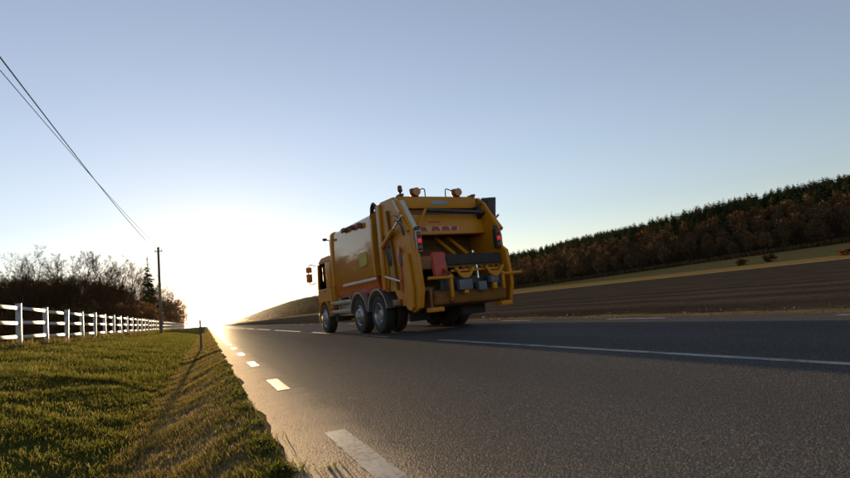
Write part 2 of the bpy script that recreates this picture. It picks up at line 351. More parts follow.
def grass(name, n, xr, yr, ypow, hmean, wid, mat, zf, clump, segs=1, thin=None, tint0=None, **props):
    x = RNG.uniform(xr[0], xr[1], n); u = RNG.random(n)
    y = yr[0] + (yr[1]-yr[0])*u**ypow
    c = vn(x*clump, y*clump*0.8, 1) + 0.6*vn(x*clump*3.1, y*clump*2.7, 5)
    keep = RNG.random(n) < np.clip(0.62 + 0.55*c, 0.12, 1)
    if thin is not None: keep &= RNG.random(n) < thin(x, y)
    x, y, c = x[keep], y[keep], c[keep]; n = len(x)
    h = hmean*np.clip(1+0.45*c, .35, 2)*RNG.uniform(.55, 1.35, n)
    V, F, k = blades(x, y, zf(x, y), h, wid*RNG.uniform(.6, 1.4, n)*(1+y*0.05), RNG.uniform(.15, .9, n), segs)
    tn = np.clip(0.45 - 0.25*c + RNG.normal(0, .22, n), 0, .999)
    link(name, mesh_np(name, V, F, mat, np.repeat(tn, k)), **props)
def leaf_attr(name, c0, c1, c2, trans):
    m = bpy.data.materials.new(name); m.use_nodes = True; t = m.node_tree; b = t.nodes['Principled BSDF']; out = t.nodes['Material Output']
    a = t.nodes.new('ShaderNodeAttribute'); a.attribute_name = 'tint'
    c = ramp(t, a.outputs['Fac'], [(0.1, c0), (0.5, c1), (0.95, c2)])
    t.links.new(c, b.inputs['Base Color']); b.inputs['Roughness'].default_value = 0.7; b.inputs['Specular IOR Level'].default_value = 0.1
    tr = t.nodes.new('ShaderNodeBsdfTranslucent'); t.links.new(c, tr.inputs[0]); mx = t.nodes.new('ShaderNodeMixShader'); mx.inputs[0].default_value = trans
    t.links.new(b.outputs[0], mx.inputs[1]); t.links.new(tr.outputs[0], mx.inputs[2]); t.links.new(mx.outputs[0], out.inputs[0]); return m
M_grass = leaf_attr('grass_blade', (0.042, 0.050, 0.009), (0.094, 0.094, 0.015), (0.20, 0.16, 0.05), 0.55)
M_dry = leaf_attr('dry_grass_blade', (0.075, 0.075, 0.015), (0.17, 0.13, 0.04), (0.32, 0.23, 0.10), 0.45)
M_straw = leaf_attr('brown_grass_blade', (0.035, 0.032, 0.010), (0.045, 0.037, 0.014), (0.055, 0.043, 0.018), 0.0)
GL = dict(kind='stuff', category='grass')
grass('bank_grass', 150000, (-5.0, -0.62), (1.0, 9), 1.5, 0.046, 0.005, M_grass, zl, 3.2, 2, label='short green grass covering the bank below the white fence', **GL)
grass('bank_grass', 170000, (-9.0, -0.62), (9, 60), 1.9, 0.07, 0.007, M_grass, zl, 2.0, 1, label='short green grass farther along the bank under the white fence', **GL)
grass('verge_grass', 75000, (-0.64, 0.29), (1.2, 14), 1.8, 0.030, 0.004, M_dry, zl, 4.5, 1, thin=lambda x, y: np.clip((.30-x)/.22, .06, 1), label='thin dry grass on the strip between the ditch and the road', **GL)
grass('verge_grass', 30000, (-0.64, 0.27), (14, 70), 1.6, 0.05, 0.008, M_dry, zl, 3, 1, label='thin dry grass of the far part of the strip beside the road', **GL)
grass('edge_grass', 14000, (0.0, 0.29), (1.5, 10), 1.6, 0.036, 0.0045, M_grass, zl, 6, 2, thin=lambda x, y: np.clip((x-.0)/.3, 0, 1), label='ragged grass fringe hanging over the sandy road edge', **GL)
grass('roadside_grass', 6000, (7.6, 10.2), (1, 110), 1.5, 0.035, 0.012, M_straw, zr, 1.1, 1, label='dry grass fringe between the road and the ploughed field', **GL)
grass('fence_grass', 15000, (-5.7, -4.8), (12, 120), 1.6, 0.22, 0.010, M_dry, zl, 1.5, 1, label='taller dry grass along the foot of the white fence', **GL)
def tuft(x, y, n, hm, lab):
    a = RNG.uniform(0, 6.283, n); rr = np.abs(RNG.normal(0, .05, n)); xx = x+rr*np.cos(a); yy = y+rr*np.sin(a)*1.3
    V, F, k = blades(xx, yy, np.zeros(n), hm*RNG.uniform(.5, 1.3, n), .005*RNG.uniform(.6, 1.4, n), RNG.uniform(.3, 1.2, n), 2)
    tag(link('grass_tuft', mesh_np('grass_tuft', V, F, M_grass, np.repeat(RNG.random(n)*.5, k))), lab, 'grass tuft', kind='stuff')
tuft(0.25, 2.35, 420, 0.045, 'dark grass tuft growing into the sandy road edge nearest the camera')
tuft(0.23, 2.95, 330, 0.04, 'dark grass tuft at the road edge just beyond the nearest tuft')
tuft(0.43, 2.28, 26, 0.03, 'tiny weed sprouting from the sand beside the nearest white dash')


# ------------------------------------------------------------------ white fence
M_white = paint('white_fence_paint', (0.47, 0.455, 0.46), 0.55, 0.3, dirtcol=(0.30, 0.28, 0.20), scale=1.6)
FX, FY0, FS, FN = -5.24, 10.9, 3.0, 47
fence = empty('fence', (FX, FY0, float(zl(np.array(FX), np.array(FY0)))), 0, 'white three rail paddock fence with square posts on the grassy bank', 'fence')
fz = fence.location.z
mb = MB(); mb.box(-.068, .068, -.068, .068, -.15, 1.285, .01).box(-.074, .074, -.074, .074, 1.285, 1.31, .01)
b2 = bmesh.new(); post0 = mb.build('post', M_white, fence)
rail0 = MB().box(-.03, .03, .068, FS-.068, -.05, .05, .012).build('rail', M_white, fence)
for k in range(FN):
    y = FY0 + FS*k; z = float(zl(np.array(FX), np.array(y))) - fz
    p = post0 if k == 0 else post0.copy()
    if k: COL.objects.link(p)
    p.location = (0, FS*k, z + random.uniform(-.015, .015)); p.rotation_euler = (random.uniform(-.025, .025), random.uniform(-.025, .025), random.uniform(-.06, .06))
    if k == FN-1: break
    for j, hz in enumerate((1.17, 0.74, 0.31)):
        r_ = rail0 if (k == 0 and j == 0) else rail0.copy()
        if not (k == 0 and j == 0): COL.objects.link(r_)
        r_.location = (0, FS*k, z + hz + random.uniform(-.012, .012)); r_.rotation_euler = (random.uniform(-.006, .006), 0, random.uniform(-.004, .004))

# ------------------------------------------------------------------ pole, wires, marker post
m, t, b = nt('weathered_pole_wood'); v = coords(t, (12, 12, 0.8), False)
t.links.new(ramp(t, noise(t, 2, 6, .7, v), [(.3, (.06, .045, .03)), (.7, (.16, .125, .09))]), b.inputs['Base Color']); b.inputs['Roughness'].default_value = .85; M_pole = m
M_dark = paint('dark_steel', (0.03, 0.03, 0.032), 0.45, 0.2)
M_rubber = paint('black_rubber', (0.018, 0.017, 0.016), 0.75, 0.35, dirtcol=(.07, .055, .04), scale=5)
PY = 54.0; PX = -0.0695*PY; pz = float(zl(np.array(PX), np.array(PY)))
pole = empty('utility_pole', (PX, PY, pz), 0, 'tall wooden utility pole standing on the bank near the white fence', 'utility pole')
PH = 0.616+0.1378*PY - pz
MB().tube([(0, 0, -.4), (0, 0, 3), (0, 0, PH)], [.135, .125, .10], 14).build('pole_shaft', M_pole, pole)
MB().lathe([(0, .09), (.10, .05), (.135, 0), (.13, -.02), (0, -.02)], Matrix.Translation((0, 0, PH)), 16).build('pole_cap', M_dark, pole)
arm = MB().box(-.32, .32, .115, .165, PH-.33, PH-.25, .008).build('cross_bar', M_dark, pole)
M_porc = paint('brown_insulator', (0.12, 0.07, 0.04), 0.25, .1)
for sx in (-.27, .27):
    MB().lathe([(0, 0), (.035, 0), (.04, .05), (.025, .07), (.04, .09), (.025, .14), (0, .15)], Matrix.Translation((sx, .14, PH-.25)), 14).build('insulator', M_porc, pole)
M_wire = paint('black_cable', (0.02, 0.02, 0.02), 0.5, .1)
Z1 = pz + PH - .1
def wire(x0, xm, zm, y1, rad, lab):
    A = Vector((PX+x0, PY+.14, Z1)); B = Vector((xm, y1, zm)); pts = []
    for i in range(61):
        s = i/60; p = A.lerp(B, s); p.z -= 4*WS*s*(1-s); pts.append(p)
    tag(MB().tube(pts, rad, 6).build('overhead_wire', M_wire), lab, 'overhead wire')
WS = 0.75
wire(-.27, -3.65, 7.05, -14, .015, 'upper of the two black wires crossing the sky from the pole top')
wire(.27, -4.35, 7.05, -14, .009, 'thinner lower wire crossing the sky beneath the thicker black one')
dl = empty('marker_post', (-.20, 19.8, float(zl(np.array(-.2), np.array(19.8)))), 0, 'slim dark roadside marker post standing in the verge grass', 'marker post')
M_post = paint('weathered_post_plastic', (0.10, 0.085, 0.07), 0.6, 0.4)
M_refl = paint('grey_reflector', (0.25, 0.25, 0.24), 0.2, .05)
MB().prism([(-.035, -.02), (.035, -.02), (.025, .025), (-.025, .025)], -.15, .98, 'z').build('post_body', M_post, dl)
MB().box(-.02, .02, -.026, -.019, .74, .86, .002).build('reflector', M_refl, dl)

# ------------------------------------------------------------------ trees
def tubes_np(segs, n_of):
    Vs, Fs, off = [], [], 0
    for n in sorted(set(n_of)):
        sel = [s for s, k in zip(segs, n_of) if k == n]
        P0 = np.array([s[0] for s in sel]); P1 = np.array([s[1] for s in sel]); R0 = np.array([s[2] for s in sel]); R1 = np.array([s[3] for s in sel])
        D = P1-P0; D /= np.linalg.norm(D, axis=1, keepdims=True)+1e-9
        ref = np.where(np.abs(D[:, 2:3]) > .9, np.array([[1., 0, 0]]), np.array([[0, 0, 1.]]))
        A = np.cross(D, ref); A /= np.linalg.norm(A, axis=1, keepdims=True); B = np.cross(D, A)
        th = np.arange(n)*2*math.pi/n
        ring = A[:, None]*np.cos(th)[None, :, None] + B[:, None]*np.sin(th)[None, :, None]
        V = np.concatenate([P0[:, None]+ring*R0[:, None, None], P1[:, None]+ring*R1[:, None, None]], 1)
        i = np.arange(n); j = (i+1) % n
        Fb = np.concatenate([np.stack([i, j, j+n], -1), np.stack([i, j+n, i+n], -1)])
        F = Fb[None] + (np.arange(len(sel))*2*n)[:, None, None] + off
        Vs.append(V.reshape(-1, 3)); Fs.append(F.reshape(-1, 3)); off += V.shape[0]*V.shape[1]
    return np.concatenate(Vs), np.concatenate(Fs)
def bare_tree(seed, H, spread=0.5, kids=(8, 8, 7, 6), low=0.22, twig=.012):
    """trunk that divides into rising limbs, with ever finer twigs outward"""
    rg = np.random.default_rng(seed); trunk, crown = [], []
    def grow(p, d, L, r, lev):
        n = (8, 6, 4, 3, 2)[lev]; pts = [p]; dirs = [d]; r_end = (.25, .3, .35, .5, .5)[lev]
        wob = (.05, .10, .16, .22, .25)[lev]; upb = (.05, .10, .08, .04, .02)[lev]
        for i in range(n):
            d = d + rg.normal(0, wob, 3) + np.array([0, 0, upb]); d = d/np.linalg.norm(d)
            q = p + d*L/n; ra = r*(1-(1-r_end)*i/n); rb = r*(1-(1-r_end)*(i+1)/n)
            (trunk if lev <= 1 else crown).append((p, q, max(ra, twig*.5), max(rb, twig*.4), lev)); p = q; pts.append(p); dirs.append(d)
        if lev >= 4: return
        for k in range(kids[lev]):
            s = (low + (1-low)*(k+rg.random())/kids[lev]) if lev == 0 else .25+.75*(k+rg.random())/kids[lev]
            i = min(int(s*n), n-1); f = s*n-i; q = pts[i]*(1-f)+pts[i+1]*f; dd = dirs[i+1]
            az = (2.4*k+rg.uniform(-.5, .5)); e1 = np.cross(dd, [.3, .9, .2]); e1 /= np.linalg.norm(e1); e2 = np.cross(dd, e1)
            a = e1*math.cos(az)+e2*math.sin(az); ang = (rg.uniform(.45, .85)*(1.15-.45*s) if lev == 0 else rg.uniform(.4, .85))
            nd = dd*math.cos(ang)+a*math.sin(ang)
            nl = H*spread*(1.05-.55*s)*rg.uniform(.85, 1.1) if lev == 0 else L*rg.uniform(.36, .55)*(1.2-.55*s)
            grow(q, nd, nl, max(r*(1-(1-r_end)*s)*(.55 if lev == 0 else .5), twig), lev+1)
    grow(np.zeros(3), np.array([0, 0, 1.]), H*.72, H*.016, 0)
    sides = {0: 8, 1: 5, 2: 3, 3: 3, 4: 3}
    return tubes_np(trunk, [sides[q[4]] for q in trunk]), tubes_np(crown, [sides[q[4]] for q in crown])
M_bark = leafy('bark', (0.045, 0.030, 0.020), (0.085, 0.060, 0.042), 0, .9)
M_twig = leafy('twigs', (0.10, 0.050, 0.020), (0.17, 0.092, 0.040), 0.3, .9)
TREES = []
for i, (H, sp, kd, lw) in enumerate([(13, .50, (8, 8, 7, 6), .3), (12, .55, (9, 8, 7, 6), .2), (14, .44, (9, 8, 7, 6), .35), (11, .56, (8, 8, 7, 6), .2), (13, .40, (10, 8, 7, 6), .3)]):
    (tv, tf), (cv, cf) = bare_tree(100+i, H, sp, kd, lw, .011)
    TREES.append((mesh_np('trunk', tv, tf, M_bark, smooth=True), mesh_np('crown', cv, cf, M_twig), float(np.percentile(cv[:, 2], 99.7))))
def put_tree(name, kind, x, y, z, h, rz, label, group, src=None):
    tm, cm, H = (src or TREES)[kind][:3]
    o = empty(name, (x, y, z), rz, label, 'tree', group); s = h/H; o.scale = (s, s, s)
    link('trunk', tm, o); link('crown', cm, o); return o
def zL(x, y): return float(zl(np.array(float(x)), np.array(float(y))))
# the wood on the left: the edge trees, then the rows behind them
rg = np.random.default_rng(5); lg = 'bare trees of the wood behind the white fence'
edge_trees = [(-.262, 62, 9.2), (-.236, 66, 9.0), (-.205, 72, 9.6), (-.182, 80, 11.2), (-.160, 84, 11.0), (-.140, 92, 11.4), (-.128, 97, 12.6), (-.112, 101, 11.8),
              (-.100, 112, 10.6), (-.088, 118, 11.2), (-.078, 126, 9.6), (-.070, 134, 10.8), (-.062, 142, 10.6), (-.055, 150, 9.8), (-.048, 158, 9.8), (-.042, 168, 9.6), (-.036, 178, 9.0), (-.030, 190, 7.6)]
tall = {0: 'leafless tree nearest the camera at the left end of the wood', 6: 'tallest bare tree of the left wood with an open forked crown', 9: 'bare tree standing just left of the dark spruce', 10: 'bare tree standing just right of the dark spruce', 17: 'last and smallest bare tree of the wood beside the sun glare'}
for i, (ax, y, h) in enumerate(edge_trees):
    put_tree('bare_tree', i % 5, ax*y, y, zL(ax*y, y), h, rg.uniform(0, 6.28), tall.get(i, 'leafless brown tree in the front row of the wood behind the white fence'), None if i in tall else 'front row of the left wood')
for i in range(170):
    y = rg.uniform(64, 215); ax = rg.uniform(-.36, -.04); ax = ax - .035 if y < 120 else ax
    x = ax*y - 3
    hmax = np.interp(ax, [-.36, -.22, -.15, -.10, -.05], [.122, .110, .102, .085, .05])*y
    put_tree('bare_tree', i % 5, x, y, zL(x, y), min(17, hmax*rg.uniform(.82, 1.02)), rg.uniform(0, 6.28), 'leafless brown tree standing among others inside the wood behind the fence', lg)
for i in range(60):
    y = rg.uniform(48, 150); ax = rg.uniform(-.85, -.37); x = ax*y - 3
    put_tree('bare_tree', i % 5, x, y, zL(x, y), rg.uniform(10.5, 14.5), rg.uniform(0, 6.28), 'leafless brown tree standing among others inside the wood behind the fence', lg)
# spruce beside the pole
def conifer(seed, H, tiers, per, width, drop=.25, wid=.16, taper=.85):
    rg = np.random.default_rng(seed); V, F, tn = [], [], []
    for i in range(tiers):
        f = i/tiers; z = H*(.10+.90*f); L = width*(1-f)**taper*rg.uniform(.7, 1.15)+.12*width*(1-f)+.04*H*.2
        for k in range(max(3, int(per*(1-.55*f)))):
            a = rg.uniform(0, 6.283); l = L*rg.uniform(.55, 1.1); d = np.array([math.cos(a), math.sin(a), 0]); s = np.array([-d[1], d[0], 0])
            dz = -drop*l*rg.uniform(.5, 1.3); b0 = np.array([0, 0, z+rg.uniform(-.3, .3)*H/tiers]); w = l*wid*rg.uniform(.8, 1.5)
            m1 = b0+d*l*.55+np.array([0, 0, dz*.35]); tip = b0+d*l+np.array([0, 0, dz])
            o = len(V); V += [b0, m1+s*w+[0, 0, -.5*w], m1-s*w+[0, 0, -.5*w], tip, m1+[0, 0, .15*w]]
            F += [[o, o+1, o+4], [o, o+4, o+2], [o+1, o+3, o+4], [o+4, o+3, o+2]]; tn += [rg.random()]*5
    V += [np.array([-.012*H, 0, H*.93]), np.array([.012*H, 0, H*.93]), np.array([0, 0, H*1.0])]; F.append([len(V)-3, len(V)-2, len(V)-1]); tn += [.5]*3
    return np.array(V), np.array(F), np.array(tn)*.6
M_needle = leafy('needles', (0.020, 0.030, 0.012), (0.045, 0.055, 0.022), 0.1, .8)
sv, sf, stn = conifer(3, 13, 46, 26, 2.3, .30, .13)
tm = mesh_np('trunk', *tubes_np([(np.zeros(3), np.array([0, 0, 12.6]), .2, .02)], [8]), M_bark)
SPR = [(tm, mesh_np('crown', sv, sf, M_needle, stn), 13.0)]
put_tree('spruce_tree', 0, -.0868*104, 104, zL(-9, 104), 13.2, 1.0, 'tall dark spruce rising above the bare trees left of the pole', None, SPR)
# brush in the wood
def brush(n, name, pos, h0, h1, mat, **props):
    P = pos(n); k = 10; N = len(P)*k
    base = np.repeat(P, k, 0) + np.concatenate([RNG.normal(0, .6, (N, 2)), np.zeros((N, 1))], 1)
    hh = RNG.uniform(h0, h1, N); tip = base + np.stack([RNG.normal(0, .45, N)*hh*.5, RNG.normal(0, .45, N)*hh*.5, hh], -1)
    w = RNG.uniform(.02, .06, N); a = RNG.uniform(0, 6.283, N); s = np.stack([np.cos(a), np.sin(a), 0*a], -1)*w[:, None]
    V = np.stack([base-s, base+s, (base*.4+tip*.6)+s*1.5+RNG.normal(0, .25, (N, 3)), tip], 1).reshape(-1, 3)
    Fb = np.array([[0, 1, 2], [0, 2, 3]]); F = (Fb[None]+(np.arange(N)*4)[:, None, None]).reshape(-1, 3)
    link(name, mesh_np(name, V, F, mat, np.repeat(RNG.random(N), 4)), kind='stuff', **props)
def pos_left(n):
    y = RNG.uniform(58, 215, n); ax = RNG.uniform(-.40, -.030, n); x = ax*y - RNG.uniform(0, 4, n); x = np.minimum(x, -6.6)
    return np.stack([x, y, zl(x, y)-.1], -1)
WOOD_BRUSH = True

# hillside wood: twig-cloud broadleaf trees at the foot, conifers above
def cloud_tree(seed, H, n, w, low=.22):
    rg = np.random.default_rng(seed); V, F = [], []
    nl = 16; cen = []
    for i in range(nl):
        a = rg.uniform(0, 6.283); f = rg.uniform(0, 1); rr = w*math.sqrt(max(0, 1-(2*f-1.0)**2))*rg.uniform(.35, .95); cen.append((rr*math.cos(a), rr*math.sin(a), H*(low+.1+(.80-low)*f), H*rg.uniform(.09, .15)))
    for i in range(n):
        c = cen[i % nl]; d = rg.normal(0, 1, 3); d /= np.linalg.norm(d); p = np.array(c[:3])+d*c[3]*rg.uniform(.4, 1.25)
        g = d+rg.normal(0, .7, 3)+[0, 0, .4]; g /= np.linalg.norm(g); s = np.cross(g, rg.normal(0, 1, 3)); s /= np.linalg.norm(s)+1e-9
        L = H*rg.uniform(.04, .10); ww = L*rg.uniform(.12, .3); o = len(V)
        V += [p-s*ww, p+s*ww, p+g*L+s*ww*.3, p+g*L*.8-s*ww*.8]; F += [[o, o+1, o+2], [o, o+2, o+3]]
    segs = []
    for c in cen:
        h0 = H*rg.uniform(.2, .5); segs.append((np.array([0, 0, h0]), np.array(c[:3]), H*.008, H*.003))
    tv, tf = tubes_np([(np.zeros(3), np.array([0, 0, H*.75]), H*.016, H*.006)] + segs, [5]+[3]*nl)
    return np.array(V), np.array(F), tv, tf
M_brown = leafy('brown_twig_cloud', (0.085, 0.050, 0.024), (0.150, 0.094, 0.046), 0.08, .9)
M_shrub = leafy('brush_twigs', (0.095, 0.048, 0.020), (0.155, 0.084, 0.036), 0.35, .9)
M_conif = leafy('hill_needles', (0.034, 0.038, 0.014), (0.075, 0.074, 0.028), 0.04, .85)
CL = []
for i in range(6):
    V, F, tv, tf = cloud_tree(40+i, 11, 620, (2.6, 3.1, 2.3, 2.8, 3.4, 2.1)[i])
    CL.append((mesh_np('trunk', tv, tf, M_bark), mesh_np('crown', V, F, M_brown), 11.0, V, F))
CN = []
for i in range(5):
    V, F, tn = conifer(70+i, 11, 14, 7, (3.6, 3.0, 3.9, 3.3, 4.3)[i], .22, .36, .55)
    tm = mesh_np('trunk', *tubes_np([(np.zeros(3), np.array([0, 0, 10.])*1, .16, .03)], [5]), M_bark)
    CN.append((tm, mesh_np('crown', V, F, M_conif, tn), 11.0, V, F))
SH = []
for i in range(4):
    V, F, tv, tf = cloud_tree(90+i, 11, 330, 4.2, .0); SH.append((None, None, 11.0, V, F))
CLF = []
for i in range(5):
    V, F, tv, tf = cloud_tree(60+i, 11, 170, (2.6, 3.1, 2.3, 2.8, 3.4)[i])
    mid = V.reshape(-1, 4, 3).mean(1, keepdims=True); V = (mid+(V.reshape(-1, 4, 3)-mid)*1.9).reshape(-1, 3); CLF.append((None, None, 11.0, V, F))
def zR(x, y): return float(zr(np.array(float(x)), np.array(float(y))))
def merged(name, src, pts, hs, mat, **props):
    Vs, Fs, Ts, off = [], [], [], 0
    for k in range(len(src)):
        sel = np.arange(len(pts)) % len(src) == k; P = pts[sel]; h = hs[sel]; V = src[k][3]; F = src[k][4]; a = RNG.uniform(0, 6.283, len(P)); s = (h/src[k][2])[:, None]
        X = (V[None, :, 0]*np.cos(a)[:, None]-V[None, :, 1]*np.sin(a)[:, None])*s; Y = (V[None, :, 0]*np.sin(a)[:, None]+V[None, :, 1]*np.cos(a)[:, None])*s; Z = V[None, :, 2]*s
        W = np.stack([X+P[:, None, 0], Y+P[:, None, 1], Z+P[:, None, 2]], -1).reshape(-1, 3)
        Vs.append(W); Fs.append((F[None]+(np.arange(len(P))*len(V))[:, None, None]).reshape(-1, 3)+off); off += len(W); Ts.append(np.repeat(RNG.random(len(P)), len(V)))
    link(name, mesh_np(name, np.concatenate(Vs), np.concatenate(Fs), mat, np.concatenate(Ts)), kind='stuff', **props)
PB = np.stack([RNG.uniform(-.9, -.37, 260), RNG.uniform(50, 150, 260)], -1); PB = np.stack([PB[:, 0]*PB[:, 1], PB[:, 1], zl(PB[:, 0]*PB[:, 1], PB[:, 1])-.1], -1)
P = np.concatenate([pos_left(900), PB]); merged('wood_brush', SH, P, RNG.uniform(2.5, 6.0, len(P))*np.clip(P[:, 1]/110, .6, 1.2), M_shrub, label='tangled brown brush and saplings filling the wood behind the fence', category='brush')
rg = np.random.default_rng(21)
mats_done = []
V, F, tv, tf = cloud_tree(33, 11, 700, 4.6, .0); mid = V.reshape(-1, 4, 3).mean(1, keepdims=True); V = (mid+(V.reshape(-1, 4, 3)-mid)*1.8).reshape(-1, 3); bm_ = mesh_np('twigs', V, F, M_shrub)
for k, (y, dx, h, lab) in enumerate([(96, 14, 3.4, 'low dark bush in the meadow nearest the right edge'), (124, 22, 3.8, 'broad dark bush in the middle of the sloping meadow'), (133, 20, 3.0, 'smaller bush just left of the broad meadow bush'), ]):
    o = link('bush', bm_); o.location = (153+dx, y, float(zr(np.array(153.+dx), np.array(float(y))))-.1); o.scale = (h/11*(1.2+.25*(k % 3)), h/11*(1.5-.2*(k % 2)), h/11*(.62+.12*(k % 3))); o.rotation_euler = (0, 0, k*1.3); tag(o, lab, 'bush', 'bushes dotted over the meadow')
rg = np.random.default_rng(9)
bp = []
for row in range(8):
    y = 84.0
    while y < 2600:
        st = 6.2*(1+y/700); y += st*rg.uniform(.7, 1.3); x = float(foot(np.array(y))) + 2 + row*8.5 + rg.uniform(-2.5, 2.5); bp.append((y, x, row))
bp.sort(key=lambda q: (q[0]**2+q[1]**2)*(1+.1*q[2]))
near, far = bp[:210], bp[210:]
for i, (y, x, row) in enumerate(near):
    lab = ('leafless brown tree in the front row along the foot of the wooded hill' if row == 0 else 'leafless brown tree a little way up the wooded hill behind the front row')
    put_tree('broadleaf_tree', int(rg.integers(6)), x, y, zR(x, y)-.2, rg.uniform(7.5, 12)*(1 if row else .92), rg.uniform(0, 6.28), lab, 'front row of brown trees at the hill foot' if row == 0 else 'brown trees on the lower hill', CL)
P = np.array([(x, y, zR(x, y)-.2) for y, x, r_ in far]); merged('far_broadleaf_wood', CLF, P, rg.uniform(7.5, 12, len(P)), M_brown, label='brown leafless wood running along the foot of the far hill', category='wood')
N = 15000
yy = 70 + 4600*rg.random(N)**1.7; f = foot(yy); xx = f + np.where(yy > 1400, 6, 62) + (430-f-np.where(yy > 1400, 6, 62))*rg.random(N)**.75
ok = rg.random(N) < np.clip(.72+.5*vn(xx/28, yy/35), .25, 1); yy, xx = yy[ok], xx[ok]
hs = rg.uniform(5.5, 9.5, len(yy))*(1+yy/6000); P = np.stack([xx, yy, zr(xx, yy)-.2], -1)
od = np.argsort(np.hypot(xx, yy)); nearc, farc = od[:230], od[230:]
for i in nearc:
    put_tree('conifer_tree', int(rg.integers(5)), *P[i].tolist(), float(hs[i]), rg.uniform(0, 6.28), 'small dark conifer on the nearer slope of the wooded hill', 'conifers on the near slope', CN)
FC = []
for i in range(3):
    V, F, tn = conifer(170+i, 11, 7, 4, (4.2, 3.8, 4.8)[i], .2, .5, .55); FC.append((None, None, 11.0, V, F))
far2 = farc[yy[farc] > 550]; farc = farc[yy[farc] <= 550]
merged('distant_conifer_wood', FC, P[far2], hs[far2]*1.15, M_conif, label='dark wood covering the distant end of the long ridge beside the sun glow', category='wood')
merged('hill_conifer_wood', CN, P[farc], hs[farc], M_conif, label='dark conifer wood covering the ridge of the long hill on the right', category='wood')
brush(2600, 'hill_brush', lambda n: (lambda y: np.stack([foot(y)-1+np.abs(RNG.normal(0, 5, n)), y, zr(foot(y)+0.0, y)-.2], -1))(84+900*RNG.random(n)**1.6), .8, 2.6, M_brown, label='low brown scrub along the edge of the hill wood', category='brush')

# ------------------------------------------------------------------ refuse truck (local: x right, y forward, z up)
TY = 0.10
truck = empty('refuse_truck', (4.0752, 13.2855, 0), TY, 'yellow three axle refuse truck seen from behind, driving away along the road', 'refuse truck')
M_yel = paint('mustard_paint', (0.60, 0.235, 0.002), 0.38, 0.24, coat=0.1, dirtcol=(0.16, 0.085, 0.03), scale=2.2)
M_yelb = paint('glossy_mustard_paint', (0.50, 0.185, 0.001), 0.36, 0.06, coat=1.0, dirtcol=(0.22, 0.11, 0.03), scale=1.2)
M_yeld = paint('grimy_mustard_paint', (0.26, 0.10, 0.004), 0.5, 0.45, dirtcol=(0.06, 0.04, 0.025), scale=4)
M_red = paint('orange_red_paint', (0.50, 0.085, 0.006), 0.25, 0.05, coat=0.5, dirtcol=(0.16, 0.06, 0.03))
M_redp = paint('red_paint', (0.55, 0.05, 0.025), 0.4, 0.25)
M_alu = paint('brushed_aluminium', (0.42, 0.41, 0.39), 0.36, 0.35, metal=0.8, dirtcol=(0.22, 0.2, 0.17), scale=4)
M_grey = paint('grey_steel', (0.30, 0.31, 0.32), 0.45, 0.3, metal=0.3, scale=4)
M_chrome = paint('chrome', (0.75, 0.74, 0.72), 0.14, 0.1, metal=1.0)
M_bgrey = paint('blue_grey_box_paint', (0.13, 0.15, 0.165), 0.5, 0.3)
M_black = paint('black_paint', (0.022, 0.022, 0.024), 0.4, 0.3, dirtcol=(.06, .05, .035))
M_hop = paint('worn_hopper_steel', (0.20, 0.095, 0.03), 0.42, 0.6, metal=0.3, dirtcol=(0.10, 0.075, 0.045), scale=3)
M_pale = paint('cream_and_sky_sheen', (0.62, 0.58, 0.50), 0.28, 0.3, coat=.3, dirtcol=(.25, .2, .14), scale=5)  # cream colour; on the flange it carries the sky's reflection
M_lime = paint('yellow_green_plate', (0.42, 0.34, 0.015), 0.45, 0.15)
M_stripe = paint('white_reflective_tape', (0.72, 0.62, 0.58), 0.3, 0.2)
M_blue = paint('pale_blue_plate', (0.24, 0.31, 0.40), 0.35, 0.15)
M_pinkp = paint('faded_white_plate', (0.58, 0.40, 0.20), 0.45, 0.3)
M_crim = paint('crimson_print', (0.34, 0.03, 0.03), 0.45, 0.15)
M_orng = paint('orange_mirror_shell', (0.55, 0.16, 0.03), 0.3, 0.15)
M_rust = paint('rust_red_housing', (0.22, 0.075, 0.04), 0.55, 0.4)
M_amber = paint('amber_lens', (0.55, 0.20, 0.02), 0.15, 0.05)
m, t, b = nt('lit_red_lens'); b.inputs['Base Color'].default_value = (.6, .01, .015, 1); b.inputs['Emission Color'].default_value = (1, .03, .05, 1); b.inputs['Emission Strength'].default_value = .1; b.inputs['Roughness'].default_value = .2; M_tail = m
M_dred = paint('dark_red_lens', (0.22, 0.012, 0.012), 0.15, 0.05)
m = bpy.data.materials.new('window_glass'); m.use_nodes = True; t = m.node_tree; t.nodes.clear(); out = t.nodes.new('ShaderNodeOutputMaterial')
tr = t.nodes.new('ShaderNodeBsdfTransparent'); tr.inputs[0].default_value = (.72, .76, .74, 1); gl = t.nodes.new('ShaderNodeBsdfGlossy'); gl.inputs['Roughness'].default_value = .03
fr = t.nodes.new('ShaderNodeFresnel'); mx = t.nodes.new('ShaderNodeMixShader'); t.links.new(fr.outputs[0], mx.inputs[0]); t.links.new(tr.outputs[0], mx.inputs[1]); t.links.new(gl.outputs[0], mx.inputs[2]); t.links.new(mx.outputs[0], out.inputs[0]); M_glass = m
W = 2.5
def part(mb, name, mat, parent=truck, sharp=35): return mb.build(name, mat, parent, sharp)

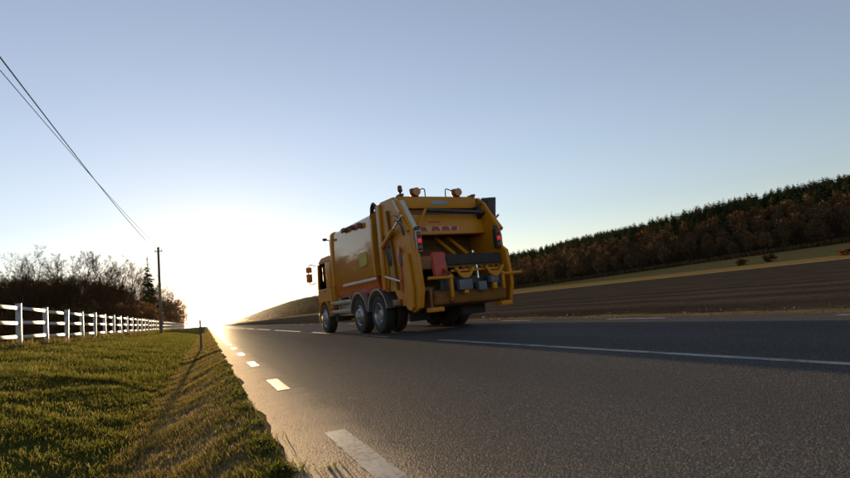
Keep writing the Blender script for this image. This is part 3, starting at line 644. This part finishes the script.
# chassis and wheels
mb = MB()
for a in (.80, 1.55): mb.box(a, a+.10, -1.2, 4.9, .58, .86, .01)
for b_ in (-.6, .6, 2.2, 3.4): mb.box(.9, 1.55, b_, b_+.12, .62, .80, .01)
part(mb, 'chassis_frame', M_black)
def wheel(a_out, b_, side, dual):
    """side -1: outer face looks to -x"""
    M = Matrix.Translation((a_out, b_, .485)) @ Matrix.Rotation(R(90*side), 4, 'Y')
    wd = .29; r = .485
    mb = MB()
    def tyre(o): mb.lathe([(.285, -.02-o), (.33, 0-o), (.40, .0-o), (.455, -.012-o), (r-.008, -.045-o), (r, -.09-o), (r, -wd+.09-o), (r-.008, -wd+.045-o), (.455, -wd+.012-o), (.33, -wd-o), (.285, -wd+.02-o), (.285, -.02-o)], M, 48)
    tyre(0)
    if dual: tyre(wd+.05)
    for k in range(56):       # tread blocks
        an = 2*math.pi*k/56; Mb = M @ Matrix.Rotation(an, 4, 'Z')
        for q in range(3 if k % 2 else 2): mb.box(r-.006, r+.007, -.014, .014, -.065-.085*q-.03, -.065-.085*q+.028, .003, M=Mb)
    ty_ = mb.build('wheel', M_rubber, truck)
    if dual: pr = [(.29, -.012), (.275, -.0), (.262, -.03), (.25, -.11), (.20, -.155), (.15, -.16), (.13, -.08), (.115, -.06), (.05, -.05), (0, -.05)]
    else: pr = [(.29, -.012), (.275, 0), (.26, -.03), (.235, -.045), (.20, -.01), (.155, .03), (.12, .035), (.11, .075), (.06, .085), (0, .085)]
    MB().lathe(pr, M, 40).build('rim', M_alu, ty_)
    mb = MB(); rn = .165 if dual else .145; zn = -.16 if dual else .028
    for k in range(10):
        an = 2*math.pi*k/10; mb.lathe([(.017, 0), (.017, .032), (.012, .04), (0, .04)], M @ Matrix.Translation((rn*math.cos(an), rn*math.sin(an), zn)), 8)
    mb.build('wheel_nuts', M_chrome, ty_)
    mb = MB()
    for k in range(10):
        an = 2*math.pi*(k+.5)/10; rr, zz = (.218, -.136) if dual else (.222, -.032)
        mb.lathe([(.030, 0), (.026, .004), (0, .004)], M @ Matrix.Translation((rr*math.cos(an), rr*math.sin(an), zz)) @ Matrix.Rotation(-.6 if dual else .5, 4, Vector((-math.sin(an), math.cos(an), 0))), 12)
    mb.build('rim_holes', M_black, ty_)
for b_, dual in ((.08, True), (1.43, False), (4.62, False)):
    wheel(.0, b_, -1, dual); wheel(W, b_, 1, dual)
mb = MB()
for b_ in (.08, 1.43, 4.62): mb.tube([(.3, b_, .485), (2.2, b_, .485)], .09, 14)
mb.lathe([(.0, -.2), (.16, -.16), (.22, 0), (.16, .16), (0, .2)], Matrix.Translation((1.25, .08, .485)) @ Matrix.Rotation(R(90), 4, 'Y'), 20)
part(mb, 'axle', M_black)
# mudguards: chromed arcs
def guard(a0, a1, b_, r, t0, t1, mat=M_alu):
    pts = []
    n = 22
    for i in range(n+1): an = R(t0+(t1-t0)*i/n); pts.append((b_+r*math.cos(an), .485+r*math.sin(an)))
    for i in range(n, -1, -1): an = R(t0+(t1-t0)*i/n); pts.append((b_+(r-.045)*math.cos(an), .485+(r-.045)*math.sin(an)))
    part(MB().prism(pts, a0, a1, 'x'), 'mudguard', mat)
for b_ in (.08, 1.43):
    guard(-.03, .55, b_, .66, 8, 168); guard(W-.55, W+.03, b_, .66, 8, 168)
guard(-.01, .3, 4.62, .60, 5, 175, M_yel); guard(W-.3, W+.01, 4.62, .60, 5, 175, M_yel)
# side rails, tanks
for a in (.02, W-.07):
    for z in (.66, .93): part(MB().box(a, a+.05, 2.12, 4.0, z-.055, z+.055, .015), 'side_guard_rail', M_alu)
    for b_ in (2.3, 3.2, 3.9): part(MB().box(a+.052, a+.10, b_, b_+.05, .55, 1.10, .006), 'rail_bracket', M_grey)
part(MB().box(.16, .62, 2.5, 3.7, .52, .98, .06), 'fuel_tank', M_alu)
part(MB().box(.14, .6, 3.75, 4.0, .35, .62, .02), 'step_box', M_black)

# compaction body: smooth bulged shell
def shell(x_in, top, bot, bulge, rtop, n=10):
    """left-to-right cross-section (x,z)"""
    L = []
    for i in range(n+1):
        f = i/n; z = bot+(top-rtop-bot)*f; L.append((x_in - bulge*math.sin(math.pi*f**.9), z))
    for i in range(1, 9):
        an = R(180-90*i/8); L.append((x_in+rtop+rtop*math.cos(an), top-rtop+rtop*math.sin(an)))
    L.append((W/2, top+.05))
    return L + [(W-x, z) for x, z in L[:-1][::-1]]
M_yelb.node_tree.nodes['Principled BSDF'].inputs['Coat IOR'].default_value = 1.55; M_yelb.node_tree.nodes['Principled BSDF'].inputs['Specular IOR Level'].default_value = 0.1; M_yelb.node_tree.nodes['Principled BSDF'].inputs['Coat Roughness'].default_value = 0.025
M_yel.node_tree.nodes['Principled BSDF'].inputs['Specular IOR Level'].default_value = 0.3
prof = shell(.035, 3.13, 1.48, .022, .13)
part(MB().prism(prof, .02, 3.42, 'y'), 'compaction_body', M_yelb, sharp=30); body = bpy.data.objects['compaction_body']
lo = [(.035, 1.479), (.07, 1.24), (.14, 1.06), (W-.14, 1.06), (W-.07, 1.24), (W-.035, 1.479)]
MB().prism(lo, .03, 3.42, 'y', .012).build('lower_skirt', M_red, body)
for a in (.012, W-.042): MB().box(a, a+.03, .06, 2.66, 1.375, 1.445, .006).build('reflective_stripe', M_stripe, body)
MB().prism([(.55, 1.86), (.62, 1.80), (1.06, 1.80), (1.13, 1.86), (1.13, 2.12), (1.06, 2.18), (.62, 2.18), (.55, 2.12)], -.008, .03, 'x', .003).build('side_plate', M_lime, body)
for b0, b1 in ((-.02, .10), (3.34, 3.50)):
    part(MB().prism([(x+(W/2-x)*-.035, z+.03 if z > 2 else z-.02) for x, z in prof], b0, b1, 'y', .008), 'body_hoop', M_yel)
part(MB().box(.0, W, 3.50, 3.66, 1.0, 2.92, .05), 'front_bulkhead', M_yel)
part(MB().box(.30, W-.30, 3.52, 3.62, 2.921, 3.12, .04), 'bulkhead_crest', M_yel)
part(MB().box(.055, .085, .5, 3.2, 2.93, 2.99, .006), 'roof_gutter', M_yeld)
# latch handle on the roof edge
mb = MB().tube([(-.02, 2.25, 2.96), (-.07, 1.9, 3.0), (-.07, 1.3, 2.99), (-.05, .85, 2.94)], .028, 8).box(-.09, .02, .78, .98, 2.86, 3.0, .015).box(-.09, .03, 1.95, 2.2, 2.95, 3.06, .015).box(-.07, .03, 1.35, 1.5, 2.9, 3.03, .015)
part(mb, 'roof_latch_bar', M_rust)
mk = part(MB().tube([(.03, 3.6, 2.92), (-.10, 3.62, 2.96)], .018, 8).box(-.20, -.08, 3.57, 3.67, 2.92, 3.0, .015), 'marker_lamp', M_black)

# cab
CB0, CB1, CZ = 3.82, 5.28, 2.37
cabp = part(MB().prism([(CB0, .78), (CB0+.25, .78), (CB0+.25, 1.02), (CB1-.05, 1.02), (CB1-.05, .40), (CB1+.02, .40), (CB1+.04, 1.45), (CB0, 1.45)], .03, W-.03, 'x', .02), 'cab_body', M_yel)
part(MB().box(.03, W-.03, CB0, CB0+.08, 1.451, 2.30, .02), 'cab_rear_wall', M_yel)
part(MB().prism([(CB0, 2.30), (CB1-.10, 2.30), (CB1-.14, 2.40), (CB1-.4, 2.50), (CB0+.2, 2.50), (CB0, 2.44)], .06, W-.06, 'x', .03), 'cab_roof', M_yel)
for a in (.03, W-.09):
    part(MB().box(a, a+.06, CB0+.081, CB0+.52, 1.451, 2.299, .012), 'cab_side_panel', M_yel)
    part(MB().prism([(CB1-.06, 1.451), (CB1+.03, 1.451), (CB1-.09, 2.299), (CB1-.17, 2.299)], a, a+.06, 'x', .008), 'windscreen_pillar', M_yel)
    wdw = part(MB().prism([(CB0+.522, 1.453), (CB1-.062, 1.453), (CB1-.172, 2.297), (CB0+.522, 2.297)], a+.02, a+.032, 'x'), 'door_window', M_glass)
    part(MB().box(a-.012 if a < 1 else a+.055, a+.005 if a < 1 else a+.072, CB0+.60, CB0+.75, 1.36, 1.40, .004), 'door_handle', M_black)
part(MB().prism([(CB1+.015, 1.46), (CB1+.022, 1.46), (CB1-.098, 2.295), (CB1-.105, 2.295)], .09, W-.09, 'x'), 'windscreen', M_glass)
part(MB().box(.02, W-.02, CB1-.04, CB1+.10, .36, .66, .05), 'front_bumper', M_yel)
for a in (.55, 1.6): part(MB().box(a, a+.45, 4.3, 4.7, 1.1, 1.95, .08), 'seat', M_black)
for sx, a in ((-1, -.24), (1, W+.24)):
    ar = part(MB().tube([(a+.02*-sx+sx*-.22, CB1-.02, 2.28), (a, CB1-.02, 2.30), (a, CB1, 1.70), (a-sx*.22, CB1, 1.72)], .016, 8), 'mirror_arm', M_black)
    for z0, z1, w_ in ((2.07, 2.26, .10), (1.74, 2.03, .10)):
        mr_ = MB().box(a-w_, a+w_, CB1-.03, CB1+.06, z0, z1, .03).build('mirror', M_orng, ar)

# tailgate: left and right cheeks
CHK = [(-.50, 1.02), (-.50, 3.20), (-.62, 3.25), (-1.36, 3.22), (-1.62, 3.04), (-2.12, 2.36), (-2.16, 1.86), (-2.34, 1.74), (-2.42, .95), (-2.30, .56), (-1.95, .46), (-1.62, .62), (-1.30, .66), (-1.05, 1.0)]
for a0, a1 in ((-.0, .10), (W-.10, W)):
    ck = part(MB().prism(CHK, a0, a1, 'x', .012), 'tailgate_cheek', M_yel)
    s_ = -1 if a0 < 1 else 1; ao = a0 if s_ < 0 else a1
    lo_, hi_ = sorted((ao+s_*.002, ao+s_*.062))
    MB().box(lo_, hi_, -.66, -.46, 1.06, 3.19, .014).build('cheek_post', M_yel, ck)
    MB().prism([(-1.34, 3.10), (-1.42, 3.14), (-2.16, 2.30), (-2.10, 2.24)][::-1], lo_-.0, hi_+.0, 'x', .006).build('cheek_rib', M_yel, ck)
    MB().prism([(-1.74, 1.80), (-2.02, 1.80), (-2.14, 1.0), (-2.10, .58), (-1.96, .50), (-1.74, .56)], lo_, hi_+.0, 'x', .014).build('lower_column', M_yel, ck)
    MB().prism([(-1.02, 2.95), (-1.10, 2.95), (-1.36, 1.02), (-1.26, 1.02)], lo_, hi_, 'x', .01).build('cheek_rib', M_yeld, ck)
    # sloping flange, the sky's reflection put into its pale colour
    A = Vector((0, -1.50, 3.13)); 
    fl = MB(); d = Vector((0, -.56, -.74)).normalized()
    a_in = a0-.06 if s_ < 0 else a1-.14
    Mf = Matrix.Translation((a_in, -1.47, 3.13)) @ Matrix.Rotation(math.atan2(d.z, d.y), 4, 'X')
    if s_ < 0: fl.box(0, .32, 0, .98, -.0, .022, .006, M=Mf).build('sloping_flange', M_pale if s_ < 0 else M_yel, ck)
    # ram along the cheek and its hose
    ao2 = ao+s_*.09
    rm = MB().tube([(ao2, -.75, 2.10), (ao2, -1.45, 2.42)], .055, 12).build('hydraulic_ram', M_yel, ck)
    MB().tube([(ao2, -1.45, 2.42), (ao2, -1.98, 2.66)], .026, 10).build('ram_rod', M_chrome, rm)
    r2 = MB().tube([(ao2, -.78, 1.38), (ao2, -1.62, 1.20)], .022, 10).build('locking_rod', M_chrome, ck)
    if s_ < 0:
        MB().tube([(ao2-.0, -1.50, 2.62), (ao2+s_*.04, -1.75, 2.58), (ao2+s_*.03, -1.95, 2.42), (ao2, -1.98, 2.2)], .016, 8).build('hydraulic_hose', M_black, ck)
        MB().tube([(ao2-.0, -1.40, 2.74), (ao2+s_*.05, -1.70, 2.72), (ao2+s_*.05, -2.0, 2.52), (ao2, -2.04, 2.2)], .014, 8).build('hydraulic_hose', M_black, ck)
    MB().lathe([(0, 0), (.16, 0), (.17, .02), (.12, .03), (0, .03)], Matrix.Translation((ao, -.95, 1.86)) @ Matrix.Diagonal((1, .7, 1.5, 1)) @ Matrix.Rotation(R(90*s_), 4, 'Y'), 22).build('access_hole', M_black, ck)
    MB().tube([(ao+s_*.05, -1.66, 2.0), (ao+s_*.06, -1.60, 1.7), (ao+s_*.05, -1.64, 1.3), (ao+s_*.05, -1.58, .95)], .02, 8).build('red_hose', M_redp, ck)
    MB().box(lo_, hi_, -1.62, -1.50, 1.55, 1.95, .012).build('valve_block', M_grey, ck)
    MB().tube([(ao+s_*.03, -.80, 1.0), (ao+s_*.05, -.95, 1.4), (ao+s_*.05, -.85, 2.0), (ao+s_*.03, -.72, 2.4)], .016, 8).build('hydraulic_hose', M_black, ck)
    MB().box(lo_, hi_+.0, -1.42, -1.0, .66, .80, .015).build('lower_lug', M_yeld, ck)
# hoses looping between the body and the tailgate
for k in range(3):
    part(MB().tube([(.06+.05*k, .10, 2.5+.1*k), (.0+.03*k, .02, 3.05), (.0+.03*k, -.10, 3.30-.03*k), (.0+.03*k, -.28, 3.26-.03*k), (.02, -.36+.04*k, 2.8), (.03, -.40+.05*k, 2.0-.2*k)], .026, 8), 'hose_loop', M_black)
# roof hood and top beam
part(MB().prism([(-.45, 3.0), (-.45, 3.22), (-.60, 3.27), (-1.18, 3.27), (-1.18, 3.0)], .11, W-.11, 'x', .02), 'tailgate_roof', M_yel)
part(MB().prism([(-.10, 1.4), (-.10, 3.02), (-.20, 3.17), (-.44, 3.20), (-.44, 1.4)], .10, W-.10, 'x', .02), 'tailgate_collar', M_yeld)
top = part(MB().box(.17, W-.17, -1.42, -1.19, 2.94, 3.24, .022), 'top_beam', M_yel)
MB().box(1.02, 1.46, -1.428, -1.415, 3.03, 3.13, .003).build('name_plate', M_blue, top)
for a in (.2, W-.26): MB().box(a-.02, a+.08, -1.46, -1.2, 3.241, 3.30, .015).build('hinge_lug', M_rust, top)
# recessed dark band and the upper panel
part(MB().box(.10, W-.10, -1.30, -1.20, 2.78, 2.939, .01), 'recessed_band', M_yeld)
pan = part(MB().prism([(-1.44, 2.779), (-1.32, 2.779), (-1.32, 2.27), (-1.56, 2.27), (-1.56, 2.33)], .10, W-.10, 'x', .012), 'upper_panel', M_yel)
MT = lambda a0, a1, z0, z1, dy: None
def on_panel(a0, a1, z0, z1, lift, name, mat, slant=0.0):
    def yb(z): return -1.44 - .12*(2.779-z)/(2.779-2.33) - lift
    b2 = bmesh.new(); q = [(a0, z0), (a1, z0), (a1+slant, z1), (a0+slant, z1)]
    A = [b2.verts.new((x, yb(z), z)) for x, z in q]; B = [b2.verts.new((x, yb(z)+lift+.002, z)) for x, z in q]
    b2.faces.new(A); b2.faces.new(B[::-1])
    for i in range(4): b2.faces.new((A[i], B[i], B[(i+1) % 4], A[(i+1) % 4]))
    bmesh.ops.recalc_face_normals(b2, faces=b2.faces); mb = MB(); mb._merge(b2); return mb.build(name, mat, pan, 0)
on_panel(.60, 1.66, 2.345, 2.475, .004, 'warning_board', M_pinkp)
for k, (x, w_) in enumerate(((.62, .15), (.88, .10), (1.02, .10), (1.16, .09), (1.28, .12), (1.43, .16))):
    on_panel(x, x+w_, 2.355, 2.465, .008, 'warning_stripe', M_crim, .045 if k % 2 else -.03)
for k in range(6): on_panel(.86+.055*k, .86+.055*k+.042, 2.565, 2.605, .004, 'faded_letter', M_crim)
# black roller bar with crank arm, tilted sign plate at its right end
rol = part(MB().tube([(.76, -1.64, 2.845), (2.46, -1.64, 2.78)], .052, 14), 'roller_bar', M_black)
for a in (.72, ): MB().tube([(a+.02, -1.64, 2.86), (a-.03, -1.66, 2.83), (a-.20, -1.72, 2.56), (a-.28, -1.74, 2.44)], [.035, .034, .03, .03], 8).build('crank_arm', M_yel, rol)
pl = Matrix.Translation((2.58, -1.60, 2.93)) @ Matrix.Rotation(R(8), 4, 'Y') @ Matrix.Rotation(R(-48), 4, 'Z')
part(MB().box(-.19, .19, -.02, .02, -.26, .25, .012, M=pl), 'tilted_plate', M_black)
mb = MB().tube([(2.20, -1.5, 2.93), (2.66, -1.62, 3.17)], .022, 8).tube([(2.72, -1.66, 2.72), (2.48, -1.70, 2.46)], .026, 8).tube([(2.28, -1.60, 2.78), (2.70, -1.66, 2.70)], .03, 8)
part(mb, 'plate_strut', M_black)
part(MB().prism([(-1.20, 3.0), (-1.50, 2.98), (-1.62, 2.7), (-1.40, 2.6), (-1.20, 2.6)], 2.28, 2.36, 'x', .01), 'right_bracket', M_black)
# roof fittings
bc = part(MB().lathe([(0, 0), (.03, 0), (.025, .10), (.06, .13), (.065, .17), (.055, .17)], Matrix.Translation((.24, -1.34, 3.241)), 18), 'beacon', M_black)
MB().lathe([(.055, .165), (.058, .23), (.045, .27), (0, .285)], Matrix.Translation((.24, -1.34, 3.241)), 18).build('beacon_lens', M_dred, bc)
for a, b_ in ((.62, -1.36), (1.80, -1.36)):
    w_ = part(MB().lathe([(0, 0), (.09, 0), (.10, .03), (.125, .06), (.13, .17), (.12, .19), (0, .19)], Matrix.Translation((a, b_, 3.242)), 20), 'work_lamp', M_rust)
    MB().lathe([(0, 0), (.10, 0), (.10, .012), (0, .015)], Matrix.Translation((a, b_-.122, 3.345)) @ Matrix.Rotation(R(90), 4, 'X'), 18).build('lamp_lens', M_amber, w_)
for a, s_ in ((.74, 1), (1.68, -1)):
    part(MB().tube([(a, -1.34, 3.40), (a+s_*.06, -1.34, 3.43), (a+s_*.14, -1.34, 3.45), (a+s_*.175, -1.34, 3.41), (a+s_*.18, -1.34, 3.242)], .014, 8), 'cable_hoop', M_black)
# hopper interior
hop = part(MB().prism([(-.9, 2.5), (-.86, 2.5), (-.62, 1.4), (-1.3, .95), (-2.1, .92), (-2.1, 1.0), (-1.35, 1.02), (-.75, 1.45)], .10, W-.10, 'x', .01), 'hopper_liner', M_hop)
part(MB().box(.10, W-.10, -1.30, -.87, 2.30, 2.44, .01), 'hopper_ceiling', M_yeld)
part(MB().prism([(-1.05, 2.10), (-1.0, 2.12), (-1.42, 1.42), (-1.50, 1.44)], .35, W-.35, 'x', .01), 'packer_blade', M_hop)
for a in (1.25, 1.62): part(MB().tube([(a, -1.02, 2.26), (a+.22, -1.55, 1.76)], .045, 10), 'packer_ram', M_yel)
part(MB().box(1.90, 2.0, -1.66, -1.6, 1.74, 1.84, .02), 'ram_pin', M_chrome)
part(MB().prism([(-2.0, 1.80), (-2.17, 1.76), (-2.24, 1.20), (-2.16, 1.20)], .46, .84, 'x', .03), 'red_guard', M_redp)
part(MB().prism([(.84, 1.69), (2.34, 1.70), (2.34, 1.46), (.80, 1.46)], -2.20, -2.15, 'y', .012), 'rubber_flap', M_rubber)
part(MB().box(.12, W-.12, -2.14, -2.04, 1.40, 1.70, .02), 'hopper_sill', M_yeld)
# light clusters
for a, sgn in ((.11, -1), (W-.23, 1)):
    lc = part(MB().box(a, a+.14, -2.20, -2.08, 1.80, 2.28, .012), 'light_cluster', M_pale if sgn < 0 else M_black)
    MB().box(a+.015, a+.125, -2.215, -2.199, 1.82, 2.26, .004).build('lamp_backing', M_black, lc)
    for z0, z1, mt in ((2.14, 2.24, M_dred), (1.99, 2.09, M_tail), (1.84, 1.93, M_dred)): MB().box(a+.025, a+.115, -2.232, -2.214, z0, z1, .008).build('lamp_lens', mt, lc)
    MB().lathe([(0, 0), (.05, 0), (.055, .06), (.05, .09), (0, .10)], Matrix.Translation((a+.07, -2.13, 2.281)), 14).build('top_lamp', M_black, lc)
    part(MB().box(a-.10 if sgn < 0 else a+.145, a-.01 if sgn < 0 else a+.235, -2.14, -2.06, 1.88, 2.16, .01), 'conduit_box', M_grey)
# bin lift at the back
BL = -2.60
def bl(mb, name, mat=M_yel): return part(mb, name, mat)
bl(MB().tube([(.10, BL, 1.165), (.72, BL, 1.16)], .036, 10), 'lift_rail'); bl(MB().tube([(2.05, BL, 1.155), (2.60, BL, 1.165)], .034, 10), 'lift_rail')
bl(MB().box(.72, 2.06, BL+.02, BL+.09, 1.27, 1.325, .01), 'comb_bar', M_yel)
for a in (1.02, 1.82):
    pts = [(-.27, .10), (-.20, .10), (-.12, -.02), (.12, -.02), (.20, .10), (.27, .10), (.15, -.09), (.06, -.14), (-.06, -.14), (-.15, -.09)]
    bl(MB().prism([(a+x, 1.26+z) for x, z in pts], BL-.07, BL-.01, 'y', .008), 'lift_hook')
for a in (.86, 1.02, 1.18, 1.5, 1.66, 1.82, 1.98): bl(MB().prism([(BL-.02, 1.326), (BL+.06, 1.326), (BL+.05, 1.40), (BL-.01, 1.38)], a-.025, a+.025, 'x', .006), 'comb_tooth', M_yeld)
for a0, a1, z0, z1 in ((.86, 1.20, .86, 1.09), (1.36, 1.58, .82, 1.02), (1.70, 1.92, .98, 1.14)): bl(MB().box(a0, a1, BL-.03, BL+.12, z0, z1, .02), 'lift_box', M_bgrey)
for a0, z0, z1 in ((.98, .775, .855), (1.76, .83, .975)): bl(MB().box(a0, a0+.11, BL-.02, BL+.08, z0, z1, .012), 'bracket_lug')
for a, z0 in ((.67, .72), (2.06, .82)): bl(MB().box(a-.035, a+.035, BL-.02, BL+.05, z0, 1.22, .01), 'lift_post')
for a in (.72, 1.35, 2.0): bl(MB().prism([(BL, 1.20), (BL+.06, 1.24), (-2.06, 1.46), (-2.06, 1.36)], a-.03, a+.03, 'x', .008), 'lift_arm', M_yeld)
bl(MB().tube([(1.40, BL+.05, 1.40), (1.40, BL+.03, 1.10)], .02, 8), 'lift_rod', M_chrome)
bl(MB().box(.50, 2.2, BL+.20, BL+.42, .84, 1.18, .02), 'lift_housing', M_black)
bl(MB().prism([(-2.35, .90), (-2.50, .80), (-2.46, .60), (-2.30, .52), (-1.9, .52), (-1.9, .90)], .30, 2.2, 'x', .02), 'rear_trough', M_yeld)
for a in (.12, 1.94): 
    st = bl(MB().box(a, a+.30, -2.62, -2.34, .44, .53, .012), 'footstep'); MB().box(a+.02, a+.28, -2.60, -2.36, .531, .545, .003).build('tread_plate', M_yeld, st)
for a in (.22, 2.05): bl(MB().box(a, a+.06, -2.40, -2.33, .531, .95, .008), 'step_hanger', M_yeld)
bl(MB().box(.66, .74, -2.506, -2.46, .60, .70, .01), 'red_marker', M_dred)
for a in (.35, 1.55): bl(MB().box(a, a+.55, -1.02, -.98, .24, .80, .006), 'mudflap', M_rubber)
bl(MB().box(1.25, 1.90, -1.98, -1.86, .30, .519, .02), 'underrun_plate', M_rubber)

# ------------------------------------------------------------------ haze volume added to imitate lens glow near the sun
hm = bpy.data.materials.new('glow_haze'); hm.use_nodes = True; t = hm.node_tree; t.nodes.clear()
pv = t.nodes.new('ShaderNodeVolumePrincipled'); out = t.nodes.new('ShaderNodeOutputMaterial'); t.links.new(pv.outputs[0], out.inputs['Volume'])
pv.inputs['Color'].default_value = (0.95, 0.92, 0.88, 1); pv.inputs['Density'].default_value = 0.0000025; pv.inputs['Anisotropy'].default_value = 0.98
hz = bpy.data.meshes.new('haze'); hb = bmesh.new(); bmesh.ops.create_cube(hb, size=1)
bmesh.ops.transform(hb, matrix=Matrix.Translation((0, 2850, 44)) @ Matrix.Diagonal((5300, 6400, 110, 1)), verts=hb.verts); hb.to_mesh(hz); hb.free()
hz.materials.append(hm); tag(link('haze', hz), 'thin air volume added over the valley for the glow near the sun', 'haze', kind='stuff')
